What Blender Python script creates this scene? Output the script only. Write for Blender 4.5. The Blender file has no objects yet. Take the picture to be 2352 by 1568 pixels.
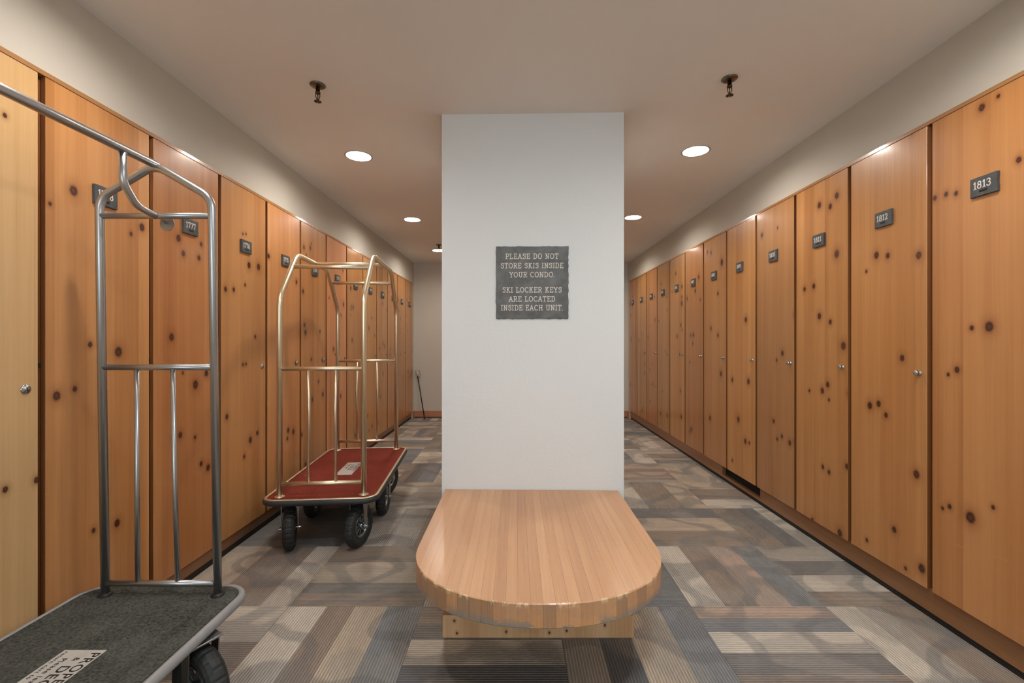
import bpy, bmesh, math, random
from mathutils import Vector, Matrix
PI = math.pi
C = bpy.context.scene.collection
SC = bpy.context.scene

def lin(r, g, b):
    f = lambda c: (c/255/12.92) if c/255 <= .04045 else ((c/255+.055)/1.055)**2.4
    return (f(r), f(g), f(b), 1)

# ---------------------------------------------------------------- camera, world, exposure
CAMH = 1.20
F = 1045.0                      # focal length in pixels of the 2352 wide frame
cd = bpy.data.cameras.new('camera'); cam = bpy.data.objects.new('camera', cd); C.objects.link(cam)
cd.sensor_width = 36; cd.lens = 36*F/2352; cd.shift_x = -8/2352; cd.shift_y = 1/2352
cd.clip_start = .05; cd.clip_end = 60
cam.location = (0, 0, CAMH); cam.rotation_euler = (PI/2, 0, 0)
SC.camera = cam
W = bpy.data.worlds.new('world'); SC.world = W; W.use_nodes = True
W.node_tree.nodes['Background'].inputs[0].default_value = (.75, .85, 1, 1)
W.node_tree.nodes['Background'].inputs[1].default_value = .3
SC.view_settings.view_transform = 'Standard'; SC.view_settings.look = 'None'
SC.view_settings.gamma = 1; SC.view_settings.use_curve_mapping = False
SC.view_settings.exposure = 0.03
LAMP_W = 27.0                  # each recessed downlight
LAMP_COL = (1, .93, .85)
REAR_FILL_W = 100.0                 # cool fill light added at the end wall, unseen behind the viewer
REAR_FILL_COL = (.78, .90, 1)

# ---------------------------------------------------------------- room numbers (metres)
XL, XR = -1.610, 1.778          # door faces of the two locker rows
LW_L, LW_R = .4652, .4696
ZC = 2.45
FAR = 7.22
BACK = -6.2
LZ0, LZ1 = .104, 2.108          # left doors
RZ0, RZ1 = .133, 2.133          # right doors
TH = .019

ld = bpy.data.lights.new('rear_fill', 'AREA'); ld.shape = 'RECTANGLE'; ld.size = 2.6; ld.size_y = 1.9
ld.energy = REAR_FILL_W; ld.color = REAR_FILL_COL
lo = bpy.data.objects.new('rear_fill', ld); C.objects.link(lo)
lo.location = (0.1, BACK+.1, 1.35); lo.rotation_euler = (PI/2, 0, 0)

# soft overhead light just above the viewer (the photographer's light on the ceiling): throws the cart shadows
pd = bpy.data.lights.new('overhead_light', 'AREA'); pd.shape = 'DISK'; pd.size = .34
pd.energy = 18.5; pd.color = (.84, .93, 1)
po = bpy.data.objects.new('overhead_light', pd); C.objects.link(po); po.location = (.45, .75, ZC-.03)

# ---------------------------------------------------------------- object helpers
def tag(o, label=None, cat=None, group=None, kind=None):
    if label: o['label'] = label
    if cat: o['category'] = cat
    if group: o['group'] = group
    if kind: o['kind'] = kind
    return o
def empty(name, loc=(0, 0, 0), rz=0, parent=None):
    o = bpy.data.objects.new(name, None); C.objects.link(o); o.location = loc; o.rotation_euler = (0, 0, rz)
    o.empty_display_size = .05
    if parent: o.parent = parent
    return o
def link(name, me, mat=None, parent=None, loc=None, rot=None):
    o = bpy.data.objects.new(name, me); C.objects.link(o)
    if mat is not None and len(me.materials) == 0: me.materials.append(mat)
    if parent: o.parent = parent
    if loc: o.location = loc
    if rot: o.rotation_euler = rot
    return o
class MB:
    def __init__(s): s.v = []; s.f = []; s.sm = []
    def add(s, vs, fs, smooth=False):
        n = len(s.v); s.v += [tuple(v) for v in vs]
        for f in fs: s.f.append(tuple(i+n for i in f)); s.sm.append(smooth)
        return s
    def box(s, x0, x1, y0, y1, z0, z1, bev=0):
        if bev <= 0:
            vs = [(x, y, z) for x in (x0, x1) for y in (y0, y1) for z in (z0, z1)]
            return s.add(vs, [(0,1,3,2),(4,6,7,5),(0,4,5,1),(2,3,7,6),(0,2,6,4),(1,5,7,3)])
        bm = bmesh.new(); bmesh.ops.create_cube(bm, size=1)
        for v in bm.verts:
            v.co = Vector(((x0+x1)/2+v.co.x*(x1-x0), (y0+y1)/2+v.co.y*(y1-y0), (z0+z1)/2+v.co.z*(z1-z0)))
        bmesh.ops.bevel(bm, geom=bm.edges[:], offset=bev, segments=1, affect='EDGES')
        return s.bm(bm)
    def bm(s, bm, smooth=False):
        bm.verts.index_update(); s.add([v.co for v in bm.verts], [[v.index for v in f.verts] for f in bm.faces], smooth); bm.free(); return s
    def lathe(s, prof, seg=24, M=None, smooth=True, closed=False, cap=True):
        """prof: (r, z) pairs about local Z"""
        vs = []; M = M or Matrix()
        for (r, z) in prof:
            for k in range(seg):
                a = 2*PI*k/seg; vs.append(M @ Vector((r*math.cos(a), r*math.sin(a), z)))
        fs = []; n = len(prof)
        for i in range(n if closed else n-1):
            j = (i+1) % n
            for k in range(seg):
                k2 = (k+1) % seg; fs.append((i*seg+k, i*seg+k2, j*seg+k2, j*seg+k))
        if not closed and cap:
            if prof[0][0] > 1e-6: fs.append(tuple(reversed(range(seg))))
            if prof[-1][0] > 1e-6: fs.append(tuple(range((n-1)*seg, n*seg)))
        return s.add(vs, fs, smooth)
    def cyl(s, p0, p1, r, seg=14):
        return s.tube([p0, p1], r, seg)
    def tube(s, pts, r, seg=14, fil=0.0, closed=False):
        P = [Vector(p) for p in pts]
        if fil > 0: P = fillet(P, fil)
        n = len(P); vs = []; up = None
        for i in range(n):
            if i == 0: t = P[1]-P[0]
            elif i == n-1: t = P[-1]-P[-2]
            else: t = (P[i+1]-P[i]).normalized()+(P[i]-P[i-1]).normalized()
            t.normalize()
            if up is None:
                a = Vector((0, 0, 1)) if abs(t.z) < .9 else Vector((0, 1, 0)); up = (a-t*a.dot(t)).normalized()
            else: up = (up-t*up.dot(t)).normalized()
            b = t.cross(up)
            for k in range(seg):
                an = 2*PI*k/seg; vs.append(P[i]+up*(r*math.cos(an))+b*(r*math.sin(an)))
        fs = []
        for i in range(n-1):
            for k in range(seg):
                k2 = (k+1) % seg; fs.append((i*seg+k, (i+1)*seg+k, (i+1)*seg+k2, i*seg+k2))
        m = len(s.f)
        s.add(vs, fs, True)
        base = len(s.v)-len(vs)
        s.f.append(tuple(base+k for k in range(seg))); s.sm.append(False)
        s.f.append(tuple(base+(n-1)*seg+k for k in reversed(range(seg)))); s.sm.append(False)
        return s
    def prism(s, out, z0, z1):
        n = len(out); vs = [(x, y, z0) for x, y in out]+[(x, y, z1) for x, y in out]
        fs = [tuple(reversed(range(n))), tuple(range(n, 2*n))]+[(i, (i+1) % n, n+(i+1) % n, n+i) for i in range(n)]
        return s.add(vs, fs)
    def mesh(s, name):
        me = bpy.data.meshes.new(name); me.from_pydata(s.v, [], s.f)
        me.polygons.foreach_set('use_smooth', s.sm); me.update()
        return me
    def build(s, name, mat, parent=None, loc=None, rot=None, M=None):
        me = s.mesh(name)
        if M is not None: me.transform(M)
        return link(name, me, mat, parent, loc, rot)
def fillet(P, r, seg=7):
    out = [P[0]]
    for i in range(1, len(P)-1):
        a = (P[i-1]-P[i]); b = (P[i+1]-P[i]); la, lb = a.length, b.length; a.normalize(); b.normalize()
        ang = a.angle(b)
        if ang > PI-.03: out.append(P[i]); continue
        d = min(r/math.tan(ang/2), la*.48, lb*.48)
        p0 = P[i]+a*d; p1 = P[i]+b*d
        for k in range(seg+1):
            t = k/seg; out.append(p0*(1-t)**2+P[i]*(2*t*(1-t))+p1*t*t)
    out.append(P[-1]); return out
def rrect(hx, hy, r, seg=8, cx=0, cy=0):
    o = []
    for (sx, sy, a0) in ((1, 1, 0), (-1, 1, 90), (-1, -1, 180), (1, -1, 270)):
        for k in range(seg+1):
            a = math.radians(a0+90*k/seg); o.append((cx+sx*(hx-r)+r*math.cos(a), cy+sy*(hy-r)+r*math.sin(a)))
    return o

# ---------------------------------------------------------------- material helpers
class N:
    def __init__(s, name):
        s.m = bpy.data.materials.new(name); s.m.use_nodes = True; s.t = s.m.node_tree
        s.b = s.t.nodes['Principled BSDF']
    def n(s, typ, **kw):
        x = s.t.nodes.new(typ)
        for k, v in kw.items(): setattr(x, k, v)
        return x
    def l(s, a, b): s.t.links.new(a, b)
    def setin(s, node, **kw):
        for k, v in kw.items(): node.inputs[k].default_value = v
        return node
    def math(s, op, a, b=None, c=None):
        x = s.n('ShaderNodeMath', operation=op)
        for i, q in enumerate((a, b, c)):
            if q is None: continue
            if hasattr(q, 'is_output') or isinstance(q, bpy.types.NodeSocket): s.l(q, x.inputs[i])
            else: x.inputs[i].default_value = q
        return x.outputs[0]
    def mix(s, fac, a, b, mode='MIX'):
        x = s.n('ShaderNodeMix', data_type='RGBA', blend_type=mode)
        for i, q in ((0, fac), (6, a), (7, b)):
            if isinstance(q, bpy.types.NodeSocket): s.l(q, x.inputs[i])
            else: x.inputs[i].default_value = q
        return x.outputs[2]
    def ramp(s, fac, stops):
        x = s.n('ShaderNodeValToRGB'); s.l(fac, x.inputs[0]); e = x.color_ramp.elements
        while len(e) < len(stops): e.new(.5)
        for i, (p, c) in enumerate(stops): e[i].position = p; e[i].color = c if len(c) == 4 else (*c, 1)
        return x.outputs[0]
    def noise(s, vec, scale, detail=3, rough=.5, out=0):
        x = s.n('ShaderNodeTexNoise'); s.l(vec, x.inputs['Vector'])
        x.inputs['Scale'].default_value = scale; x.inputs['Detail'].default_value = detail; x.inputs['Roughness'].default_value = rough
        return x.outputs[out]
    def vmul(s, vec, k):
        x = s.n('ShaderNodeVectorMath', operation='MULTIPLY'); s.l(vec, x.inputs[0]); x.inputs[1].default_value = k; return x.outputs[0]
    def vadd(s, vec, k):
        x = s.n('ShaderNodeVectorMath', operation='ADD'); s.l(vec, x.inputs[0])
        if isinstance(k, bpy.types.NodeSocket): s.l(k, x.inputs[1])
        else: x.inputs[1].default_value = k
        return x.outputs[0]
    def bump(s, h, st, dist=.002):
        x = s.n('ShaderNodeBump'); s.l(h, x.inputs['Height']); x.inputs['Strength'].default_value = st; x.inputs['Distance'].default_value = dist
        s.l(x.outputs[0], s.b.inputs['Normal'])
def plain(name, col, rough=.5, metal=0, spec=.5, bump=0, scale=60, var=0, coat=0):
    q = N(name); q.b.inputs['Base Color'].default_value = col; q.b.inputs['Roughness'].default_value = rough
    q.b.inputs['Metallic'].default_value = metal; q.b.inputs['Specular IOR Level'].default_value = spec
    q.b.inputs['Coat Weight'].default_value = coat
    tc = q.n('ShaderNodeTexCoord').outputs['Object']
    if var:
        nz = q.noise(tc, scale, 4)
        q.l(q.mix(nz, tuple(c*(1-var) for c in col[:3])+(1,), tuple(min(1, c*(1+var)) for c in col[:3])+(1,)), q.b.inputs['Base Color'])
    if bump:
        q.bump(q.noise(tc, scale, 3), bump)
    return q.m

def knot_group():
    g = bpy.data.node_groups.new('knot', 'ShaderNodeTree')
    I = g.interface
    for nm, t in (('P', 'NodeSocketVector'), ('C', 'NodeSocketVector'), ('R', 'NodeSocketFloat'), ('Min', 'NodeSocketFloat'), ('Warp', 'NodeSocketFloat')):
        I.new_socket(nm, in_out='INPUT', socket_type=t)
    I.new_socket('Min', in_out='OUTPUT', socket_type='NodeSocketFloat'); I.new_socket('Warp', in_out='OUTPUT', socket_type='NodeSocketFloat')
    gi = g.nodes.new('NodeGroupInput'); go = g.nodes.new('NodeGroupOutput'); L = g.links.new
    sub = g.nodes.new('ShaderNodeVectorMath'); sub.operation = 'SUBTRACT'; L(gi.outputs['P'], sub.inputs[0]); L(gi.outputs['C'], sub.inputs[1])
    sc = g.nodes.new('ShaderNodeVectorMath'); sc.operation = 'MULTIPLY'; L(sub.outputs[0], sc.inputs[0]); sc.inputs[1].default_value = (0, 1, .8)
    ln = g.nodes.new('ShaderNodeVectorMath'); ln.operation = 'LENGTH'; L(sc.outputs[0], ln.inputs[0])
    dv = g.nodes.new('ShaderNodeMath'); dv.operation = 'DIVIDE'; L(ln.outputs['Value'], dv.inputs[0]); L(gi.outputs['R'], dv.inputs[1])
    mn = g.nodes.new('ShaderNodeMath'); mn.operation = 'MINIMUM'; L(dv.outputs[0], mn.inputs[0]); L(gi.outputs['Min'], mn.inputs[1]); L(mn.outputs[0], go.inputs['Min'])
    sc2 = g.nodes.new('ShaderNodeVectorMath'); sc2.operation = 'MULTIPLY'; L(sub.outputs[0], sc2.inputs[0]); sc2.inputs[1].default_value = (0, 1, .35)
    ln2 = g.nodes.new('ShaderNodeVectorMath'); ln2.operation = 'LENGTH'; L(sc2.outputs[0], ln2.inputs[0])
    d2 = g.nodes.new('ShaderNodeMath'); d2.operation = 'DIVIDE'; L(ln2.outputs['Value'], d2.inputs[0]); L(gi.outputs['R'], d2.inputs[1])
    q = g.nodes.new('ShaderNodeMath'); q.operation = 'MULTIPLY'; L(d2.outputs[0], q.inputs[0]); L(d2.outputs[0], q.inputs[1])
    q2 = g.nodes.new('ShaderNodeMath'); q2.operation = 'MULTIPLY'; L(q.outputs[0], q2.inputs[0]); q2.inputs[1].default_value = -.14
    ex = g.nodes.new('ShaderNodeMath'); ex.operation = 'EXPONENT'; L(q2.outputs[0], ex.inputs[0])
    sx = g.nodes.new('ShaderNodeSeparateXYZ'); L(sub.outputs[0], sx.inputs[0])
    m = g.nodes.new('ShaderNodeMath'); m.operation = 'MULTIPLY'; L(ex.outputs[0], m.inputs[0]); L(sx.outputs['Y'], m.inputs[1])
    ma = g.nodes.new('ShaderNodeMath'); ma.operation = 'MULTIPLY_ADD'; L(m.outputs[0], ma.inputs[0]); ma.inputs[1].default_value = -.6; L(gi.outputs['Warp'], ma.inputs[2]); L(ma.outputs[0], go.inputs['Warp'])
    return g
KG = knot_group()

def pine(name, base, knots=(), seed=0, board=.12, rough=.36, coat=.35, boardvar=.10, axis='y'):
    """pine boards glued edge to edge: local y across the grain, z along it; knots = (y, z, r)"""
    q = N(name)
    P = q.n('ShaderNodeTexCoord').outputs['Object']
    if axis != 'y':
        mp = q.n('ShaderNodeMapping'); q.l(P, mp.inputs[0])
        if axis == 'grain_y_across_z': mp.inputs['Rotation'].default_value = (PI/2, 0, 0)
        if axis == 'grain_y_across_x': 
            mp.inputs['Rotation'].default_value = (0, PI/2, PI/2)
        P = mp.outputs[0]
    dmin = None; warp = None
    for (ky, kz, kr) in knots:
        g = q.n('ShaderNodeGroup'); g.node_tree = KG; q.l(P, g.inputs['P'])
        g.inputs['C'].default_value = (0, ky, kz); g.inputs['R'].default_value = kr
        if dmin is None: g.inputs['Min'].default_value = 99; g.inputs['Warp'].default_value = 0
        else: q.l(dmin, g.inputs['Min']); q.l(warp, g.inputs['Warp'])
        dmin, warp = g.outputs['Min'], g.outputs['Warp']
    s = q.n('ShaderNodeSeparateXYZ'); q.l(P, s.inputs[0]); y, z = s.outputs['Y'], s.outputs['Z']
    u = q.math('ADD', y, warp) if warp is not None else y
    cb = q.n('ShaderNodeCombineXYZ'); q.l(u, cb.inputs['Y']); q.l(z, cb.inputs['Z']); cb.inputs['X'].default_value = seed*3.17
    V = cb.outputs[0]
    # boards
    bi = q.math('FLOOR', q.math('DIVIDE', q.math('ADD', y, 10+seed*.037), board))
    wn = q.n('ShaderNodeTexWhiteNoise', noise_dimensions='2D'); c2 = q.n('ShaderNodeCombineXYZ'); q.l(bi, c2.inputs[0]); c2.inputs[1].default_value = seed
    q.l(c2.outputs[0], wn.inputs['Vector']); bv = wn.outputs['Value']
    Vb = q.n('ShaderNodeCombineXYZ'); q.l(q.math('MULTIPLY', bi, 1.3), Vb.inputs['X']); Vb2 = q.vadd(V, Vb.outputs[0])
    broad = q.noise(q.vmul(Vb2, (1, 9, .35)), 1, 2)
    grain = q.noise(q.vmul(Vb2, (1, 75, 1.3)), 1, 3, .6)
    fine = q.noise(q.vmul(Vb2, (1, 420, 5)), 1, 2, .6)
    val = q.math('ADD', q.math('MULTIPLY', q.math('SUBTRACT', bv, .5), boardvar*2.0),
          q.math('ADD', q.math('MULTIPLY', q.math('SUBTRACT', broad, .5), .95),
          q.math('ADD', q.math('MULTIPLY', q.math('SUBTRACT', grain, .5), .42), q.math('MULTIPLY', q.math('SUBTRACT', fine, .5), .16))))
    val = q.math('ADD', val, .5)
    r, g_, b = base[:3]
    col = q.ramp(val, [(0, (r*.62, g_*.50, b*.36)), (.38, (r*.90, g_*.84, b*.76)), (.6, (r*1.05, g_*1.06, b*1.06)), (1, (min(1, r*1.28), min(1, g_*1.36), min(1, b*1.5)))])
    if dmin is not None:
        wob = q.math('ADD', dmin, q.math('MULTIPLY', q.math('SUBTRACT', q.noise(P, 130, 2), .5), .5))
        halo = q.ramp(q.math('DIVIDE', wob, 4), [(0, (1, 1, 1)), (.28, (.72, .72, .72)), (.45, (.30, .30, .30)), (.8, (.08, .08, .08)), (1, (0, 0, 0))])
        col = q.mix(halo, col, (r*.42, g_*.26, b*.14, 1))
        core = q.ramp(q.math('DIVIDE', wob, 2), [(0, (.75, .75, .75)), (.16, (.7, .7, .7)), (.26, (1, 1, 1)), (.42, (1, 1, 1)), (.60, (0, 0, 0))])
        col = q.mix(core, col, lin(64, 27, 10))
    if name == 'pine_door':      # cart scuffs across the lower part of the doors
        sc_ = q.ramp(q.noise(q.vmul(V, (1, 5, 190)), 1, 1), [(0, (0, 0, 0)), (.66, (0, 0, 0)), (.70, (1, 1, 1)), (1, (1, 1, 1))])
        mk = q.ramp(q.noise(q.vmul(V, (1, 9, 7)), 1, 2), [(0, (0, 0, 0)), (.56, (0, 0, 0)), (.66, (1, 1, 1)), (1, (1, 1, 1))])
        zr = q.n('ShaderNodeMapRange'); q.l(z, zr.inputs[0]); zr.inputs[1].default_value = .62; zr.inputs[2].default_value = .42; zr.inputs[3].default_value = 0; zr.inputs[4].default_value = .45
        col = q.mix(q.math('MULTIPLY', q.math('MULTIPLY', sc_, mk), zr.outputs[0]), col, (min(1, r*1.25), min(1, g_*1.4), min(1, b*1.7), 1))
    q.l(col, q.b.inputs['Base Color'])
    q.b.inputs['Roughness'].default_value = rough
    q.b.inputs['Coat Weight'].default_value = coat; q.b.inputs['Coat Roughness'].default_value = .12
    q.bump(grain, .08, .001)
    return q.m

def paint(name, col, rough=.85, bump=.12):
    q = N(name); P = q.n('ShaderNodeTexCoord').outputs['Object']
    nz = q.noise(P, 1.2, 3)
    q.l(q.mix(nz, tuple(c*.96 for c in col[:3])+(1,), col), q.b.inputs['Base Color'])
    q.b.inputs['Roughness'].default_value = rough; q.b.inputs['Specular IOR Level'].default_value = .25
    q.bump(q.noise(P, 45, 4, .6), bump, .004)
    return q.m

M_ceil = paint('ceiling_paint', lin(240, 236, 231), .95, .05)
M_wall = paint('wall_paint', lin(206, 200, 189))
M_pillar = paint('pillar_paint', lin(226, 228, 228), .8, .22)
M_dark = plain('dark_gap', lin(22, 18, 15), .8)
M_black_strip = plain('black_strip', lin(30, 27, 26), .6)
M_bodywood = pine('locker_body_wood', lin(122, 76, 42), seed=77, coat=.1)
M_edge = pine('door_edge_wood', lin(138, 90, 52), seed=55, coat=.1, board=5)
M_railwood = pine('kick_rail_wood', lin(140, 98, 62), [(y_, .07, .006) for y_ in ()], seed=5, board=5, axis='grain_y_across_z', coat=.15)
M_bb = pine('baseboard_wood', lin(180, 126, 92), seed=9, board=5, coat=.2)
M_chrome = plain('chrome', lin(200, 202, 205), .18, 1)
M_steelfork = plain('zinc_fork', lin(165, 168, 170), .35, 1)
M_tire = plain('tire_rubber', lin(34, 36, 36), .62, bump=.1, scale=200)
M_black = plain('black_plastic', lin(24, 24, 25), .5)

def metal_brushed(name, col, rough):
    q = N(name); P = q.n('ShaderNodeTexCoord').outputs['Object']
    q.b.inputs['Base Color'].default_value = col; q.b.inputs['Metallic'].default_value = 1
    nz = q.noise(q.vmul(P, (60, 60, 8)), 6, 3)
    x = q.n('ShaderNodeMapRange'); q.l(nz, x.inputs[0]); x.inputs[3].default_value = rough-.06; x.inputs[4].default_value = rough+.08
    q.l(x.outputs[0], q.b.inputs['Roughness'])
    return q.m
M_tube_grey = metal_brushed('brushed_steel_tube', lin(184, 185, 187), .34)
M_tube_gold = metal_brushed('champagne_brass_tube', lin(234, 221, 194), .36)

def slate(name, c=(70, 72, 72)):
    q = N(name); P = q.n('ShaderNodeTexCoord').outputs['Object']
    nz = q.noise(P, 14, 5, .6)
    q.l(q.ramp(nz, [(.3, lin(*[v*.82 for v in c])), (.7, lin(*[v*1.22 for v in c]))]), q.b.inputs['Base Color'])
    q.b.inputs['Roughness'].default_value = .55
    q.bump(q.noise(P, 60, 6, .7), .5, .003)
    return q.m
M_slate = slate('slate', (92, 93, 92)); M_slate_small = slate('slate_small', (66, 68, 70))
M_letter = plain('sandblasted_letter', lin(222, 216, 206), .7)
M_letter_black = plain('black_print', lin(28, 26, 26), .7)
M_paper = plain('label_paper', lin(190, 186, 180), .6, var=.06, scale=30)
M_lamp = N('lamp_glow'); M_lamp.b.inputs['Emission Color'].default_value = (1, .97, .93, 1); M_lamp.b.inputs['Emission Strength'].default_value = 6; M_lamp = M_lamp.m
M_reflector = plain('lamp_reflector', lin(225, 223, 218), .35)
M_ring = plain('lamp_ring', lin(190, 182, 172), .5)

# ---------------------------------------------------------------- room shell
def struct(name, mb, mat, loc=None):
    o = mb.build(name, mat, loc=loc); o['kind'] = 'structure'; return o
struct('floor', MB().box(-2.3, 2.5, BACK, FAR+.1, -.12, -.009), plain('floor_slab', lin(120, 112, 103), .9))

LAMPS = [(-1.055, y) for y in (-3.26, -1.68, 1.48, 3.06, 4.65, 6.22)] + [(1.18, y) for y in (-3.33, -1.75, 1.40, 2.98, 4.57, 6.15)]
LR = .082
cu = bpy.data.curves.new('ceiling', 'CURVE'); cu.dimensions = '2D'; cu.fill_mode = 'BOTH'; cu.extrude = .004
def spl(pts):
    s = cu.splines.new('POLY'); s.points.add(len(pts)-1)
    for i, (x, y) in enumerate(pts): s.points[i].co = (x, y, 0, 1)
    s.use_cyclic_u = True
spl([(-2.3, BACK), (2.5, BACK), (2.5, FAR+.1), (-2.3, FAR+.1)])
for (x, y) in LAMPS: spl([(x+LR*math.cos(2*PI*k/32), y+LR*math.sin(2*PI*k/32)) for k in range(32)])
tmp = bpy.data.objects.new('tmp_ceiling', cu); C.objects.link(tmp)
bpy.context.view_layer.update()
me = bpy.data.meshes.new_from_object(tmp.evaluated_get(bpy.context.evaluated_depsgraph_get()))
bpy.data.objects.remove(tmp)
me.name = 'ceiling'; me.materials.clear()
o = link('ceiling', me, M_ceil, loc=(0, 0, ZC+.004)); o['kind'] = 'structure'
struct('trim_9', MB().box(-2.3, 2.5, BACK, FAR+.1, ZC+.16, ZC+.20), M_ceil)     # slab above the ceiling board

struct('wall_back', MB().box(-2.3, 2.5, FAR, FAR+.1, 0, ZC), M_wall)
struct('wall_front', MB().box(-2.3, 2.5, BACK-.1, BACK, 0, ZC), M_wall)
struct('baseboard_back', MB().box(-1.62, 1.79, FAR-.016, FAR, .012, .108, .003), M_bb)
struct('trim_1', MB().box(-1.62, 1.79, FAR-.012, FAR, 0, .012), M_dark)
# side walls: soffit face over the lockers, plain wall where the lockers end
LY0, LY1 = 1.547-LW_L, 1.547+12*LW_L
RY0, RY1 = 1.954-LW_R, 1.954+11*LW_R
struct('wall_left', MB().box(-2.3, XL-.004, LY0, LY1, LZ1+.018, ZC).box(-2.3, XL-.004, LY1, FAR, 0, ZC).box(-2.3, XL-.004, BACK, LY0, 0, ZC), M_wall)
struct('wall_right', MB().box(XR+.010, 2.5, RY0, RY1, RZ1+.018, ZC).box(XR+.004, 2.5, RY1, FAR, 0, ZC).box(XR+.004, 2.5, BACK, RY0, 0, ZC), M_wall)
struct('baseboard_left', MB().box(XL-.004, XL+.012, LY1+.002, FAR-.016, .0, .108, .002), M_bb)
struct('baseboard_right', MB().box(XR-.012, XR+.004, RY1+.002, FAR-.016, .0, .108, .002), M_bb)
# strips over the doors, kick rails and black strips under them
M_strip = pine('top_strip_wood', lin(168, 122, 78), seed=21, board=5, axis='grain_y_across_z')
struct('trim_2', MB().box(XL-.03, XL, LY0, LY1, LZ1+.002, LZ1+.018), M_strip)
struct('trim_3', MB().box(XR, XR+.03, RY0, RY1, RZ1+.002, RZ1+.018), M_strip)
struct('trim_4', MB().box(XL-TH-.03, XL-TH, LY0, LY1, .037, LZ0+.004), M_railwood)
vy0, vy1 = 3.34, 3.95
kr = MB()
kr.box(XR+TH, XR+TH+.03, RY0, vy0, .03, RZ0+.004).box(XR+TH, XR+TH+.03, vy1, RY1, .03, RZ0+.004).box(XR+TH, XR+TH+.03, vy0, vy1, .03, .052)
struct('trim_5', kr, M_railwood)
struct('trim_6', MB().box(XR+TH+.031, XR+TH+.04, vy0-.02, vy1+.02, .03, .15), plain('vent_black', lin(8, 8, 9), .9))
struct('trim_7', MB().box(XL-TH-.04, XL-TH-.008, LY0, LY1, 0, .037), M_black_strip)
struct('trim_8', MB().box(XR+TH+.008, XR+TH+.04, RY0, RY1, 0, .03), M_black_strip)

# pillar
PYAW = .024
pc = (.093, 2.490)
pil = struct('wall_pillar', MB().box(-.498, .498, 0, .95, 0, ZC), M_pillar, loc=(pc[0], pc[1], 0)); pil.rotation_euler = (0, 0, -PYAW)

# ---------------------------------------------------------------- carpet tiles
def carpet_mat(vertical):
    q = N('carpet_tile_'+('lengthwise' if vertical else 'crosswise'))
    P = q.n('ShaderNodeTexCoord').outputs['Object']; oi = q.n('ShaderNodeObjectInfo').outputs['Random']
    at = q.n('ShaderNodeAttribute'); at.attribute_name = 'band'
    s = q.n('ShaderNodeSeparateXYZ'); q.l(P, s.inputs[0])
    a = s.outputs['X'] if vertical else s.outputs['Y']; b = s.outputs['Y'] if vertical else s.outputs['X']
    off = q.n('ShaderNodeCombineXYZ'); q.l(q.math('MULTIPLY', oi, 37), off.inputs[0]); q.l(q.math('MULTIPLY', oi, 91), off.inputs[1])
    V = q.vadd(P, off.outputs[0])
    # loop pile pinstripes
    sp = q.math('SINE', q.math('MULTIPLY', a, 2*PI/.0115))
    cb = q.n('ShaderNodeCombineXYZ'); q.l(q.math('MULTIPLY', a, 170), cb.inputs[0]); q.l(q.math('MULTIPLY', b, 30), cb.inputs[1]); q.l(oi, cb.inputs[2])
    fl = q.noise(cb.outputs[0], 1, 2, .7)
    cl = q.n('ShaderNodeCombineXYZ'); q.l(q.math('MULTIPLY', a, 14), cl.inputs[0]); q.l(q.math('MULTIPLY', b, 1.6), cl.inputs[1]); q.l(q.math('MULTIPLY', oi, 50), cl.inputs[2])
    st = q.noise(cl.outputs[0], 1, 3, .6)
    k = q.math('ADD', 1, q.math('ADD', q.math('MULTIPLY', sp, .22), q.math('ADD', q.math('MULTIPLY', q.math('SUBTRACT', fl, .5), .55), q.math('MULTIPLY', q.math('SUBTRACT', st, .5), .45))))
    # soft swirls crossing the bands
    sw = q.noise(V, 2.6, 1, .4)
    rg = q.ramp(q.math('ABSOLUTE', q.math('SUBTRACT', sw, .5)), [(0, (0, 0, 0)), (.035, (0, 0, 0)), (.06, (1, 1, 1)), (1, (1, 1, 1))])
    sw2 = q.noise(q.vadd(V, (7, 3, 0)), 3.4, 1, .4)
    rg2 = q.ramp(sw2, [(0, (0, 0, 0)), (.52, (0, 0, 0)), (.56, (1, 1, 1)), (1, (1, 1, 1))])
    col = at.outputs['Color']
    col = q.mix(q.math('MULTIPLY', rg2, .42), col, lin(150, 145, 138))
    inv = q.math('MULTIPLY', q.math('SUBTRACT', 1, rg), .45)
    col = q.mix(inv, col, lin(110, 110, 110))
    vm = q.n('ShaderNodeVectorMath', operation='SCALE'); q.l(col, vm.inputs[0]); q.l(k, vm.inputs['Scale'])
    q.l(vm.outputs[0], q.b.inputs['Base Color'])
    q.b.inputs['Roughness'].default_value = .95; q.b.inputs['Specular IOR Level'].default_value = .1
    q.bump(q.math('ADD', sp, q.math('MULTIPLY', fl, 1.5)), .35, .003)
    return q.m
MCV, MCH = carpet_mat(True), carpet_mat(False)
Lt, Tn, Br, Dk, Gb, Md, Pk, Ch = (186,178,166), (172,158,141), (139,126,114), (118,115,112), (126,127,128), (156,149,140), (165,146,133), (101,101,101)
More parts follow.
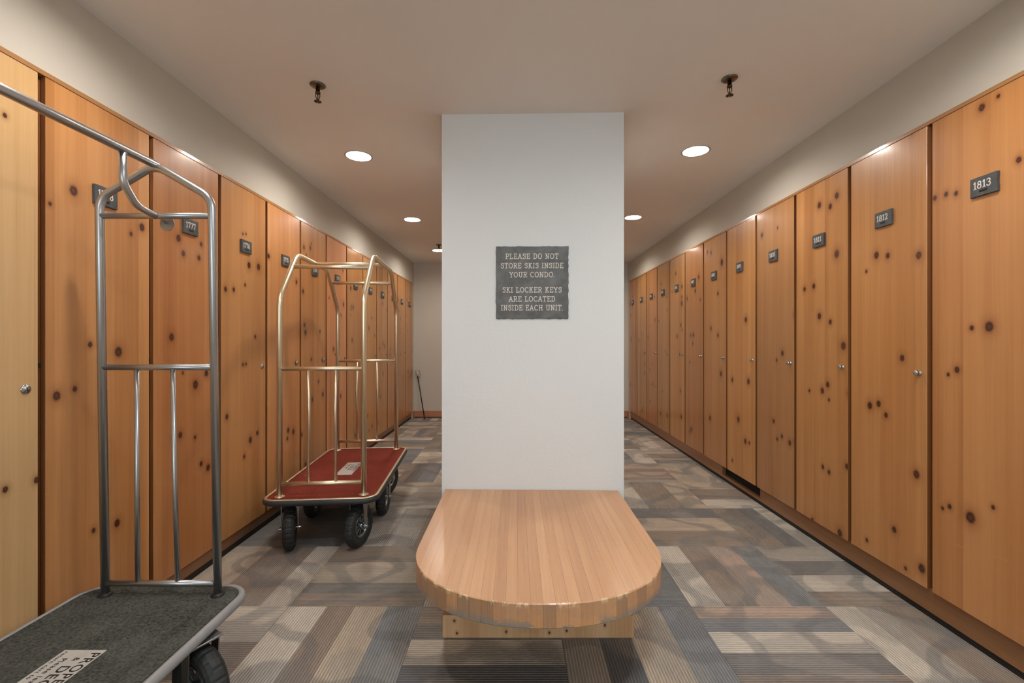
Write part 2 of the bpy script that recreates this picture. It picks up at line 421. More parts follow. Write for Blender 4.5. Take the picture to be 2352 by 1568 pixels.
manual = {   # (col,row): list of (fraction, colour) left->right for lengthwise tiles, far->near for crosswise
 (0,-1): [(.29,Lt),(.21,Br),(.24,Tn),(.26,Gb)],
 (1,-1): [(.22,Br),(.16,Dk),(.24,Lt),(.22,Ch),(.16,Md)],
 (2,-1): [(.25,Md),(.22,Ch),(.28,Tn),(.25,Gb)],
 (3,-1): [(.15,Pk),(.15,Gb),(.21,Lt),(.19,Dk),(.30,Br)],
 (4,-1): [(.22,Lt),(.18,Md),(.28,Br),(.32,Md)],
 (0,0): [(.32,Br),(.35,Tn),(.15,Dk),(.18,Br)],
 (-1,0): [(.36,Tn),(.42,Br),(.22,Lt)],
 (1,0): [(.5,Md),(.5,Lt)],
 (2,0): [(.3,Md),(.3,Dk),(.4,Gb)],
 (3,0): [(.26,Lt),(.26,Br),(.24,Pk),(.24,Gb)],
 (4,0): [(.3,Md),(.25,Dk),(.25,Lt),(.2,Br)],
 (3,1): [(.3,Dk),(.34,Tn),(.36,Br)],
 (4,1): [(.3,Br),(.2,Dk),(.5,Lt)],
 (2,1): [(.3,Lt),(.4,Br),(.3,Md)],
 (1,1): [(.4,Br),(.6,Md)],
 (0,1): [(.4,Lt),(.3,Md),(.3,Br)],
 (-1,1): [(.4,Ch),(.6,Dk)],
 (3,2): [(.28,Lt),(.44,Br),(.28,Tn)],
 (4,2): [(.3,Tn),(.4,Br),(.3,Lt)],
 (-1,-1): [(.4,Lt),(.34,Br),(.26,Tn)],
}
TS = .6085; tx0, ty0 = -1.030, 2.066
floor_o = bpy.data.objects['floor']
rnd = random.Random(4)
for c in range(-2, 6):
    for r in range(-8, 9):
        x0, y0 = tx0+c*TS, ty0+r*TS
        x1, y1 = x0+TS, y0+TS
        if x0 > 1.83 or x1 < -1.66 or y0 > FAR or y1 < -2.8: continue
        cx0, cx1, cy0, cy1 = max(x0, -1.665), min(x1, 1.835), max(y0, -2.8), min(y1, FAR)
        if cx1-cx0 < .01 or cy1-cy0 < .01: continue
        vert = (c+r) % 2 != 0
        bands = manual.get((c, r))
        if not bands:
            bands = []; rem = 1; last = None
            while rem > .02:
                w = min(rem, rnd.choice((.12, .18, .24, .3)))
                if rem-w < .1: w = rem
                k = rnd.choice([k for k in (Lt, Tn, Br, Dk, Md, Pk, Br, Tn, Lt, Gb) if k != last]); last = k
                bands.append((w, k)); rem -= w
        g = .0006; xm, ym = (x0+x1)/2, (y0+y1)/2
        mb = MB(); cols = []
        acc = 0
        for (w, k) in bands:
            a0, a1 = acc, acc+w; acc = a1
            if vert: bx0, bx1, by0, by1 = max(cx0, x0+a0*TS), min(cx1, x0+a1*TS), cy0, cy1
            else: bx0, bx1, by0, by1 = cx0, cx1, max(cy0, y1-a1*TS), min(cy1, y1-a0*TS)
            if bx1-bx0 < .002 or by1-by0 < .002: continue
            e = lambda v, lim, s: v+s*g if abs(v-lim) < 1e-6 else v
            mb.box(e(bx0, cx0, 1)-xm, e(bx1, cx1, -1)-xm, e(by0, cy0, 1)-ym, e(by1, cy1, -1)-ym, -.009, 0)
            cols += [lin(*k)]*6
        if not mb.f: continue
        me = mb.mesh('carpet_tile')
        at = me.attributes.new('band', 'FLOAT_COLOR', 'FACE')
        for i, k in enumerate(cols): at.data[i].color = (k[0]*1.1, k[1]*1.1, k[2]*1.1, 1)
        o = link('carpet_tile', me, MCV if vert else MCH, floor_o, loc=(xm, ym, 0))

# ---------------------------------------------------------------- slab serif lettering (stroke built)
def arc(cx, cy, rx, ry, a0, a1, n=9):
    return [(cx+rx*math.cos(math.radians(a0+(a1-a0)*k/(n-1))), cy+ry*math.sin(math.radians(a0+(a1-a0)*k/(n-1)))) for k in range(n)]
G = {  # width, strokes, serif points (x, y, half width)
 'P': (.72, [[(.2,0),(.2,1)], [(.2,1),(.42,1)]+arc(.42,.74,.25,.26,90,-90)+[(.2,.48)]], [(.2,0,.17),(.14,1,.12)]),
 'L': (.70, [[(.2,0),(.2,1)], [(.2,0),(.62,0),(.62,.24)]], [(.2,1,.17),(.13,0,.1)]),
 'E': (.72, [[(.2,0),(.2,1)], [(.1,1),(.62,1),(.62,.8)], [(.1,0),(.64,0),(.64,.22)], [(.2,.52),(.5,.52)]], []),
 'A': (.82, [[(.12,0),(.41,1),(.70,0)], [(.23,.34),(.60,.34)]], [(.12,0,.13),(.70,0,.13)]),
 'S': (.68, [[(.58,.72)]+arc(.36,.74,.22,.26,10,200,9)+arc(.34,.27,.24,.27,70,-160,11)], [(.58,.95,.02)]),
 'D': (.80, [[(.2,0),(.2,1)], [(.2,1),(.38,1)]+arc(.38,.5,.32,.5,90,-90,11)+[(.2,0)]], [(.13,0,.09),(.13,1,.09)]),
 'O': (.84, [arc(.42,.5,.33,.5,0,360,19)], []),
 'N': (.84, [[(.2,0),(.2,1),(.66,0),(.66,1)]], [(.2,0,.14),(.13,1,.1),(.66,1,.14)]),
 'T': (.74, [[(.37,0),(.37,1)], [(.08,.8),(.08,1),(.66,1),(.66,.8)]], [(.37,0,.15)]),
 'R': (.80, [[(.2,0),(.2,1)], [(.2,1),(.42,1)]+arc(.42,.75,.24,.25,90,-90)+[(.2,.5)], [(.40,.5),(.66,0)]], [(.2,0,.15),(.13,1,.1),(.68,0,.09)]),
 'K': (.82, [[(.2,0),(.2,1)], [(.62,1),(.2,.42)], [(.34,.58),(.66,0)]], [(.2,0,.14),(.2,1,.14),(.62,1,.12),(.67,0,.12)]),
 'I': (.42, [[(.21,0),(.21,1)]], [(.21,0,.16),(.21,1,.16)]),
 'Y': (.78, [[(.39,0),(.39,.45),(.12,1)], [(.39,.45),(.66,1)]], [(.39,0,.15),(.12,1,.12),(.66,1,.12)]),
 'U': (.82, [[(.2,1),(.2,.32)]+arc(.42,.3,.22,.3,180,360,9)+[(.64,.32),(.64,1)]], [(.2,1,.15),(.64,1,.15)]),
 'C': (.78, [arc(.42,.5,.33,.5,40,320,15)], [(.67,.86,.02)]),
 'G': (.80, [arc(.42,.5,.33,.5,45,315,15), [(.68,.1),(.68,.42),(.46,.42)]], []),
 'H': (.86, [[(.2,0),(.2,1)], [(.66,0),(.66,1)], [(.2,.5),(.66,.5)]], [(.2,0,.14),(.2,1,.14),(.66,0,.14),(.66,1,.14)]),
 '.': (.26, [[(.1,0),(.1,.06)]], []),
 ' ': (.42, [], []),
 '0': (.66, [arc(.33,.5,.24,.5,0,360,17)], []),
 '1': (.48, [[(.1,.82),(.27,1),(.27,0)]], [(.27,0,.17)]),
 '2': (.64, [arc(.32,.72,.22,.28,170,-30,9)+[(.1,0),(.56,0),(.56,.16)]], []),
 '3': (.64, [arc(.31,.74,.21,.26,160,-85,9), arc(.31,.26,.24,.27,85,-160,9)], []),
 '4': (.66, [[(.46,0),(.46,1),(.06,.3),(.6,.3)]], [(.46,0,.12)]),
 '5': (.64, [[(.52,1),(.16,1),(.13,.56)]+arc(.31,.31,.24,.31,115,-160,10)], []),
 '6': (.66, [[(.5,.95)]+arc(.42,.45,.33,.55,100,180,7)+arc(.33,.29,.24,.29,180,-180,15)], []),
 '7': (.62, [[(.1,.8),(.1,1),(.56,1),(.27,0)]], []),
 '8': (.66, [arc(.33,.75,.19,.25,0,360,15), arc(.33,.26,.24,.27,0,360,15)], []),
 '9': (.66, [arc(.33,.71,.24,.29,0,360,15), [(.57,.71)]+arc(.24,.55,.33,.55,0,-80,7)], []),
}
def text_strokes(s, h, width=None, t=.125, center=True):
    """quads in the plane (u right, v up), centred at 0"""
    sp = .07; adv = [G[ch][0]+sp for ch in s]; tot = sum(adv)-sp
    kx = h if width is None else width/tot
    quads = []; x = -tot/2
    def seg(p, q, th):
        px, py = p[0]*kx, p[1]*h; qx, qy = q[0]*kx, q[1]*h
        dx, dy = qx-px, qy-py; L = math.hypot(dx, dy) or 1e-6; dx /= L; dy /= L
        w = th*h/2; e = w*.75
        quads.append([(px-dx*e-dy*w, py-dy*e+dx*w), (px-dx*e+dy*w, py-dy*e-dx*w), (qx+dx*e+dy*w, qy+dy*e-dx*w), (qx+dx*e-dy*w, qy+dy*e+dx*w)])
    for ch, a in zip(s, adv):
        _, st, sf = G[ch]
        for line in st:
            for p, q in zip(line, line[1:]): seg((x+p[0], p[1]-.5), (x+q[0], q[1]-.5), t)
        for (sx, sy, hw) in sf: seg((x+sx-hw, sy-.5), (x+sx+hw, sy-.5), t*.8)
        x += a
    return quads
def lettering(lines, depth=.0008):
    """lines: (text, height, width, u, v) -> mesh in local XZ plane facing -Y"""
    mb = MB()
    for (s, h, w, u, v) in lines:
        for i, q in enumerate(text_strokes(s, h, w)):
            dd = depth+(i % 40)*1.2e-5          # keep overlapping strokes off one shared plane
            vs = [(a+u, -dd, b+v) for a, b in q]+[(a+u, .0002, b+v) for a, b in q]
            mb.add(vs, [(0,1,2,3),(0,4,5,1),(1,5,6,2),(2,6,7,3),(3,7,4,0)])
    return mb
def ragged_plate(w, h, t, n, amp, rg):
    pts = []
    for (ax, az, bx, bz) in ((-1,-1,1,-1),(1,-1,1,1),(1,1,-1,1),(-1,1,-1,-1)):
        for k in range(n):
            f = k/n; x = ax+(bx-ax)*f; z = az+(bz-az)*f
            j = rg.uniform(-amp, amp*.3)
            pts.append((x*w/2*(1+j/w*2*(abs(x) > .99)), z*h/2*(1+j/h*2*(abs(z) > .99))))
    mb = MB(); m = len(pts)
    vs = [(x*.985, -t, z*.985) for x, z in pts]+[(x, -t*.6, z) for x, z in pts]+[(x, 0, z) for x, z in pts]
    fs = [tuple(range(m))]+[(i, m+i, m+(i+1) % m, (i+1) % m) for i in range(m)]+[(m+i, 2*m+i, 2*m+(i+1) % m, m+(i+1) % m) for i in range(m)]
    return mb.add(vs, fs)

# ---------------------------------------------------------------- lockers
def wallpt(side, x, y):
    """point on the door face of a row from its place measured in the photograph -> (distance along the row, height)"""
    off = x-1184.0; X = XL if side < 0 else XR
    d = F*X/off
    return d, CAMH-(y-785.0)*X/off
KR = {}   # measured knots per door index
def reg(side, pts):
    for (x, y, rp) in pts:
        d, z = wallpt(side, x, y); X = abs(XL if side < 0 else XR); r = rp*X/abs(x-1184)*1.05
        i = math.floor((d-(1.547 if side < 0 else 1.954))/(LW_L if side < 0 else LW_R))
        KR.setdefault((side, i), []).append((d, z, max(r, .0055)))
reg(1, [(2255,247,6),(2293,221,2.5),(2340,367,5),(2147,455,4),(2173,446,4),(2196,444,4),(2272,750,8),(2232,753,4),
 (2013,586,5.5),(2039,587,4.5),(2110,586,6),(1990,623,2.5),(2094,302,5),(1882,471,5),(1907,474,4.5),(1922,449,5),(1922,583,6),
 (1848,664,3.5),(1869,657,4),(1882,726,5),(1907,739,4),(1750,540,3.5),(1786,523,2),(1826,722,4),
 (2198,849,5),(2178,860,3),(2229,1188,9),(2181,1163,4),(2165,1167,3),(2281,1165,3.5),
 (2072,822,5),(1998,931,5.5),(2018,927,5),(2035,953,4),(2105,1089,6.5),(2054,1216,5),(2117,1305,7),(2080,1305,3),(1991,1240,3),
 (1937,794,6),(1889,897,4.5),(1901,883,4.5),(1859,897,2.5),(1904,918,2.5),(1950,905,4),(1890,1072,3.5),(1904,1084,3.5),(1945,1071,4.5),(1929,1224,6),(1866,1193,3),
 (1797,811,4),(1784,827,2.5),(1777,967,3),(1796,1002,3),(1785,1008,2.5),(1814,1017,4),(1825,1015,3),
 (1713,734,4),(1682,872,3.5),(1719,876,4.5),(1696,963,4.5),(1712,1013,4),(1721,1017,2.5),(1682,1057,2.5),
 (1633,754,3),(1649,770,3),(1649,674,2.5),(1656,858,4),(1631,960,3.5),(1625,579,3),(1633,580,3),(1658,602,5),
 (1593,769,3),(1587,770,2.5),(1566,696,4),(1566,682,2.5),(1565,957,3)])
reg(-1, [(11,265,3),(12,1124,5),(84,1102,5),(169,438,8),(115,468,3),(130,909,7.5),(172,893,4.5),(207,791,4.5),(272,808,8),(326,522,6),(301,537,3.5),(215,1218,4),(269,1201,6),
 (410,547,5.5),(462,561,3.5),(421,582,4.5),(457,592,4),(394,774,6),(449,883,7),(414,999,5),(397,1007,3.5),(448,1004,3),(462,1065,4),(478,1074,5),(420,856,2.5),(474,857,5),
 (558,537,1.5),(565,537,1.8),(572,609,5),(594,613,5),(518,664,4),(537,665,3.5),(563,654,2.5),(586,773,3),(521,957,4),(575,1010,5),(591,994,3.5),(558,837,2.5),(565,836,2.5),(561,1048,3),
 (617,588,4),(681,648,3),(662,988,4),(674,991,4),(679,834,3),(660,1007,3),(696,669,3.5),(735,761,2.5),(715,825,2.5),(740,827,2.5),(693,998,3),(715,560,2)])
rg = random.Random(12)
def door_colour(side, i):
    if side < 0 and i == -1: return lin(206, 166, 116)
    base = (198, 139, 85) if side < 0 else (183, 130, 79)
    k = rg.uniform(.93, 1.06)
    return lin(min(255, base[0]*k), min(255, base[1]*k*rg.uniform(.97, 1.03)), min(255, base[2]*k*rg.uniform(.93, 1.06)))
SN = {-1: 'left', 1: 'right'}
plate_meshes = {}
def make_locker(side, i, number, label, knob=True):
    X = XL if side < 0 else XR; w = LW_L if side < 0 else LW_R; y0 = (1.547 if side < 0 else 1.954)+i*w
    z0, z1 = (LZ0, LZ1) if side < 0 else (RZ0, RZ1)
    root = empty('ski_locker', (X, y0+w/2, 0)); tag(root, label, 'locker', 'ski lockers along the %s wall' % SN[side])
    s = side; h = w/2; gp = .0125
    def bx(mb, xa, xb, *r, bev=0): return mb.box(min(s*xa, s*xb), max(s*xa, s*xb), *r, bev=bev)
    # body: front face recessed behind the doors, visible in the gaps
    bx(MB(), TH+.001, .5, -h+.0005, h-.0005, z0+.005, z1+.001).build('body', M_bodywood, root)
    kn = [(d-(y0+h), z, r) for d, z, r in KR.get((side, i), [])]
    r2 = random.Random(100+i*7+side)
    if i > 4 or (side < 0 and i > 3): kn += [(r2.uniform(-h*.8, h*.8), r2.uniform(z0+.1, z1-.1), r2.uniform(.006, .015)) for _ in range(9)]
    elif not kn: kn = [(r2.uniform(-h*.8, h*.8), r2.uniform(z0+.1, z1-.1), .008) for _ in range(3)]
    m = pine('pine_door', door_colour(side, i), kn, seed=i+20+side*30, board=(.118, .094, .14)[i % 3])
    lo, hi = (-h+gp, h-gp)
    d = bx(MB(), 0, TH, lo, hi, z0, z1, bev=.0015).build('door', m, root)
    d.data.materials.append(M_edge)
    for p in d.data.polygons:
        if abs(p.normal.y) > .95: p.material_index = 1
    if side < 0 and 0 <= i < 4:
        bx(MB(), TH-.003, TH+.004, -h+.001, -h+.010, 1.112, 1.128).build('latch_hole', M_dark, root)
    if side < 0 and i == 2:
        bx(MB(), TH-.002, TH+.004, -h+.001, -h+.010, z1-.11, z1-.006).build('open_slot', M_dark, root)
    # number plate, facing the aisle
    pz = 1.7925 if side > 0 else 1.766
    if number:
        M = Matrix.Translation((0, 0, pz)) @ Matrix.Rotation(-side*PI/2 if side > 0 else PI/2, 4, 'Z')
        pl = ragged_plate(.100, .074, .011, 7, .0012, r2).build('number_plate', M_slate_small, root, M=M)
        lettering([(number, .026, .066, -.004, .006)]).build('lettering', M_letter, pl, M=M @ Matrix.Translation((0, -.011, 0)))
        MB().box(-.014, .014, -.0125, -.0105, -.022, -.015).build('slot', M_dark, pl, M=M)
    if knob:
        kz = 1.064 if side > 0 else 1.045
        ky = (-h+.048) if side > 0 else (h-.052)
        Mk = Matrix.Translation((0, ky, kz)) @ Matrix.Rotation(-side*PI/2, 4, 'Y')
        if side > 0:
            k = MB().lathe([(0.0, 0), (.0125, 0), (.0125, .003), (.0085, .005), (.0085, .012), (.0115, .014), (.0115, .019), (.009, .0215), (0, .022)], 20, Mk).build('knob', M_chrome, root)
        else:
            k = MB().lathe([(0.0, 0), (.0165, 0), (.0165, .002), (.0135, .004), (.009, .0042), (.009, .006), (0, .006)], 20, Mk).build('lock_cylinder', M_chrome, root)
            MB().box(-.0006, .0068, -.001, .001, -.006, .006).build('keyway', M_dark, k, M=Matrix.Translation((0, ky, kz)))
    # dark latch hole in the gap beside the door
    return root
order_words = ['first', 'second', 'third', 'fourth', 'fifth', 'sixth', 'seventh', 'eighth', 'ninth', 'tenth', 'eleventh', 'twelfth']
make_locker(-1, -1, None, 'pale yellowish pine locker door with flush round lock, nearest on the left')
left_notes = ['number 1778 half hidden behind the grey cart arch', 'number 1777 seen through the grey cart frame', 'with bare slate plate 1776 between the two carts']
for i in range(12):
    n = 1778-i
    if i < 3: lb = 'orange pine ski locker on the left, %s' % left_notes[i]
    else: lb = 'orange pine ski locker with slate plate %d, %s numbered in left row' % (n, order_words[i])
    make_locker(-1, i, str(n), lb, knob=i != 0)
for j in range(-1, 11):
    n = 1812-j
    if j == -1: lb = 'large nearest knotty pine locker on the right with slate plate 1813'
    else: lb = 'knotty pine ski locker with slate plate %d, %s along the right row' % (n, order_words[j+1])
    make_locker(1, j, str(n), lb)

# ---------------------------------------------------------------- recessed lamps and sprinklers
def downlight(x, y, label):
    root = empty('ceiling_light', (x, y, ZC)); tag(root, label, 'ceiling light', 'recessed ceiling lights')
    MB().lathe([(LR-.001, .0), (LR-.001, .006), (LR-.012, .034), (LR-.012, .14), (.0, .14)], 32, cap=False).build('housing', M_reflector, root)
    MB().lathe([(LR-.004, -.0005), (LR+.008, -.0005), (LR+.009, -.0025), (LR+.006, -.004), (LR-.003, -.003)], 32, closed=True).build('trim_ring', M_ring, root)
    MB().lathe([(0, .078), (.03, .079), (.052, .081), (LR-.013, .084), (LR-.013, .088), (0, .088)], 28).build('lens', M_lamp, root)
    l = bpy.data.lights.new('lamp', 'POINT'); l.shadow_soft_size = .032; l.energy = LAMP_W; l.color = LAMP_COL
    o = bpy.data.objects.new('lamp', l); C.objects.link(o); o.parent = root; o.location = (0, 0, .041)
ll = {1: 'left ceiling light nearest the locker row, glowing at the top edge', 3: 'large round recessed ceiling light left of the pillar', 4: 'smaller recessed ceiling light left of the pillar, farther back', 5: 'farthest left ceiling light, partly behind the pillar edge'}
lr = {3: 'large round recessed ceiling light right of the pillar', 4: 'smaller recessed ceiling light touching the right pillar edge', 5: 'recessed ceiling light right aisle, hidden behind the pillar'}
for k in range(6):
    x, y = LAMPS[k]; downlight(x, y, ll.get(k, 'recessed ceiling light in the left aisle, %s behind the viewer' % ('well', 'just', '')[k if k < 2 else 2]))
for k in range(6):
    x, y = LAMPS[6+k]; downlight(x, y, lr.get(k, ('recessed ceiling light in the right aisle, well behind the viewer', 'recessed ceiling light in the right aisle, just behind the viewer', 'right ceiling light just above the top of the frame')[min(k, 2)]))
M_brass_old = plain('aged_bronze', lin(92, 78, 58), .35, 1); M_chrome_old = plain('aged_chrome', lin(120, 112, 100), .3, 1)
def sprinkler(x, y, label, drop=.085):
    root = empty('fire_sprinkler', (x, y, ZC)); tag(root, label, 'sprinkler', 'pendent fire sprinklers on the ceiling')
    MB().lathe([(0, 0), (.036, 0), (.037, -.003), (.033, -.007), (.020, -.012), (.0, -.012)], 28).build('escutcheon', M_chrome_old, root)
    b = MB().lathe([(0, -.012), (.0095, -.012), (.0095, -.034), (.012, -.035), (.012, -.042), (.006, -.044), (0, -.044)], 18)
    b.tube([(.009, 0, -.040), (.0105, 0, -.055), (.006, 0, -.068), (0, 0, -.074)], .0022, 8).tube([(-.009, 0, -.040), (-.0105, 0, -.055), (-.006, 0, -.068), (0, 0, -.074)], .0022, 8)
    b.build('frame_arms', M_brass_old, root)
    MB().cyl((0, 0, -.044), (0, 0, -.072), .0026, 8).build('bulb', plain('red_bulb', lin(110, 50, 40), .2), root)
    d = MB()
    d.lathe([(0, -.074), (.007, -.074), (.007, -.080), (0, -.080)], 14)
    for k in range(12):
        a = 2*PI*k/12; a2 = a+.36
        d.add([(.005*math.cos(a), .005*math.sin(a), -.078), (.017*math.cos(a), .017*math.sin(a), -.080), (.017*math.cos(a2), .017*math.sin(a2), -.080), (.005*math.cos(a2), .005*math.sin(a2), -.078),
               (.005*math.cos(a), .005*math.sin(a), -.080), (.017*math.cos(a), .017*math.sin(a), -.082), (.017*math.cos(a2), .017*math.sin(a2), -.082), (.005*math.cos(a2), .005*math.sin(a2), -.080)],
              [(0,1,2,3),(7,6,5,4),(0,4,5,1),(1,5,6,2),(2,6,7,3),(3,7,4,0)])
    d.build('deflector', M_brass_old, root)
sprinkler(-.962, 2.214, 'bronze fire sprinkler on the ceiling left of the pillar')
sprinkler(1.016, 2.159, 'bronze fire sprinkler on the ceiling right of the pillar')
sprinkler(-.985, 5.85, 'small distant fire sprinkler above the farthest left light')

# ---------------------------------------------------------------- sign on the pillar
sg = empty('slate_sign', (pc[0]-.002, pc[1]-.0005, 1.524)); sg.rotation_euler = (0, 0, -PYAW)
tag(sg, 'square grey slate sign with white slab lettering on the white pillar', 'sign')
rs = random.Random(8)
pl = ragged_plate(.397, .397, .010, 26, .0028, rs).build('plaque', M_slate, sg)
rows = [('PLEASE DO NOT', .290, .1429), ('STORE SKIS INSIDE', .342, .0921), ('YOUR CONDO.', .248, .0426), ('SKI LOCKER KEYS', .324, -.0401), ('ARE LOCATED', .254, -.0897), ('INSIDE EACH UNIT.', .340, -.1377)]
lettering([(t, .0268, w, -.001, v) for t, w, v in rows]).build('lettering', M_letter, sg, loc=(0, -.0101, 0))

# ---------------------------------------------------------------- bench
def bench():
    root = empty('bench', (.0865, 1.90, 0)); tag(root, 'low rounded butcher block bench with chipped edge in front of the pillar', 'bench')
    hw = .4705; cy = 1.80; R = .397       # straight sides then a rounded nose
    out = []
    for k in range(0, 41):
        a = PI+PI*k/40
        c, s_ = math.cos(a), math.sin(a)
        out.append((hw*math.copysign(abs(c)**.93, c), cy-1.90-R*abs(s_)**.93))
    yb = pc[1]-.004-1.90
    back = [(hw, yb-.012), (-hw, yb+.011)]
    outline = out+back
    # top: glued strips, each strip its own part
    q = N('butcher_block'); P = q.n('ShaderNodeTexCoord').outputs['Object']
    at = q.n('ShaderNodeObjectInfo').outputs['Random']
    cb = q.n('ShaderNodeCombineXYZ'); q.l(q.math('MULTIPLY', at, 77), cb.inputs[2])
    V = q.vadd(P, cb.outputs[0])
    g1 = q.noise(q.vmul(V, (90, 2.2, 1)), 1, 3, .6); g2 = q.noise(q.vmul(V, (9, .8, 1)), 1, 2)
    val = q.math('ADD', q.math('MULTIPLY', at, .22), q.math('ADD', q.math('MULTIPLY', g1, .36), q.math('MULTIPLY', g2, .50)))
    col = q.ramp(val, [(.25, lin(178, 130, 92)), (.55, lin(199, 151, 110)), (.85, lin(216, 172, 130))])
    nx = q.noise(P, 34, 7, .8)
    col = q.mix(q.ramp(nx, [(.0, (0, 0, 0)), (.66, (0, 0, 0)), (.70, (.4, .4, .4)), (1, (.6, .6, .6))]), col, lin(120, 84, 58))
    # worn grey and chipped varnish round the edge: geometry normal picks the side face
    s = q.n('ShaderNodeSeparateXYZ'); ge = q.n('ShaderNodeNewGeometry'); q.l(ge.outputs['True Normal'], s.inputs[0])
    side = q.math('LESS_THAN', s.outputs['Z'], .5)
    wear = q.ramp(q.noise(q.vmul(P, (9, 9, 22)), 1, 6, .7), [(0, (0, 0, 0)), (.45, (0, 0, 0)), (.49, (1, 1, 1)), (1, (1, 1, 1))])
    sz = q.n('ShaderNodeSeparateXYZ'); q.l(P, sz.inputs[0])
    low = q.n('ShaderNodeMapRange'); q.l(sz.outputs['Z'], low.inputs[0]); low.inputs[1].default_value = .345; low.inputs[2].default_value = .316; low.inputs[3].default_value = .16; low.inputs[4].default_value = 1.0
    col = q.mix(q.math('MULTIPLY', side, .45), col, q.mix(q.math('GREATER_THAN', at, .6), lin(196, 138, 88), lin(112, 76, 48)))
    col = q.mix(q.math('MULTIPLY', q.math('MULTIPLY', wear, low.outputs[0]), side), col, lin(128, 124, 118))
    hi = q.n('ShaderNodeMapRange'); q.l(sz.outputs['Z'], hi.inputs[0]); hi.inputs[1].default_value = .374; hi.inputs[2].default_value = .388; hi.inputs[3].default_value = 0; hi.inputs[4].default_value = 1
    chip = q.ramp(q.noise(q.vmul(P, (30, 30, 14)), 1, 4, .7), [(0, (0, 0, 0)), (.52, (0, 0, 0)), (.56, (1, 1, 1)), (1, (1, 1, 1))])
    edge = q.math('LESS_THAN', s.outputs['Z'], .98)
    col = q.mix(q.math('MULTIPLY', q.math('MULTIPLY', chip, hi.outputs[0]), q.math('MULTIPLY', edge, .8)), col, lin(226, 196, 156))
    q.l(col, q.b.inputs['Base Color']); q.b.inputs['Roughness'].default_value = .42; q.b.inputs['Coat Weight'].default_value = .35; q.b.inputs['Coat Roughness'].default_value = .2
    q.bump(q.noise(P, 160, 4, .7), .55, .0012)
    nstrip = 24; sw = 2*hw/nstrip
    Z0, Z1 = .314, .392
    rb = random.Random(3)
    def ylo(x):
        x = max(-hw, min(hw, x)); u = min(1, abs(x)/hw); c = u**(1/.93); s_ = math.sqrt(max(0, 1-c*c))
        return cy-1.90-R*s_**.93
    def yhi(x): return yb-.012+(-x/hw+1)*.0115
    for k in range(nstrip):
        xa, xb = -hw+k*sw, -hw+(k+1)*sw
        n = 7
        if k in (0, nstrip-1): xs = [xa+(xb-xa)*((i/n)**2 if k == 0 else 1-(1-i/n)**2) for i in range(n+1)]
        else: xs = [xa+(xb-xa)*i/n for i in range(n+1)]
        g = .0002
        xs[0] += g; xs[-1] -= g
        lo_ = [(x, ylo(x)) for x in xs]; c = .0035
        vs = []; m = n+1
        for (x, y) in lo_: vs.append((x, y+c+.001, Z1))            # top front inner
        for (x, y) in lo_: vs.append((x, y+rb.uniform(0, .0012), Z1-c))
        for (x, y) in lo_: vs.append((x, y+rb.uniform(0, .0012), Z0+.003))
        for (x, y) in lo_: vs.append((x, y+.003, Z0))
        vs += [(xs[0], yhi(xs[0]), Z1), (xs[-1], yhi(xs[-1]), Z1), (xs[0], yhi(xs[0]), Z0), (xs[-1], yhi(xs[-1]), Z0)]
        T0, T1, B0, B1 = 4*m, 4*m+1, 4*m+2, 4*m+3
        fs = [tuple(list(range(m))+[T1, T0]), tuple(list(reversed(range(3*m, 4*m)))+[B0, B1])]
        for r in range(3):
            for i in range(n): fs.append((r*m+i, (r+1)*m+i, (r+1)*m+i+1, r*m+i+1))
        fs.append((0, T0, B0, 3*m, 2*m, m)); fs.append((n, m+n, 2*m+n, 3*m+n, B1, T1)); fs.append((T0, T1, B1, B0))
        MB().add(vs, fs).build('block_strip', q.m, root)
    # plinth: stud laid on edge across the front, dark box behind it
    mfront = pine('plinth_stud', lin(206, 168, 128), [(x_, z_, .0036) for x_, z_ in ((-.27, .052), (-.115, .03), (-.045, .022), (.13, .026), (.33, .02), (.34, .07))], seed=3, board=9, axis='y', coat=.05, rough=.55)
    # local y/z used by the pine material: build the stud along y, then turn it
    st = MB().box(0, .038, -.388, .388, 0, .092, bev=.002).build('front_stud', mfront, root, loc=(.006, 0, 0)); st.rotation_euler = (0, 0, PI/2)
    st.location = (.006, 1.844-1.90, 0)
    mb = pine('plinth_side', lin(128, 82, 50), seed=31, board=.2, coat=.05)
    MB().box(-.382, -.350, -.016, .50, 0, .312).build('side_panel', mb, root, loc=(.006, 0, 0))
    MB().box(.350, .382, -.016, .50, 0, .312).build('side_panel', mb, root, loc=(.006, 0, 0))
    MB().box(-.349, .349, .10, .125, 0, .312).build('inner_panel', mb, root, loc=(.006, 0, 0))
bench()

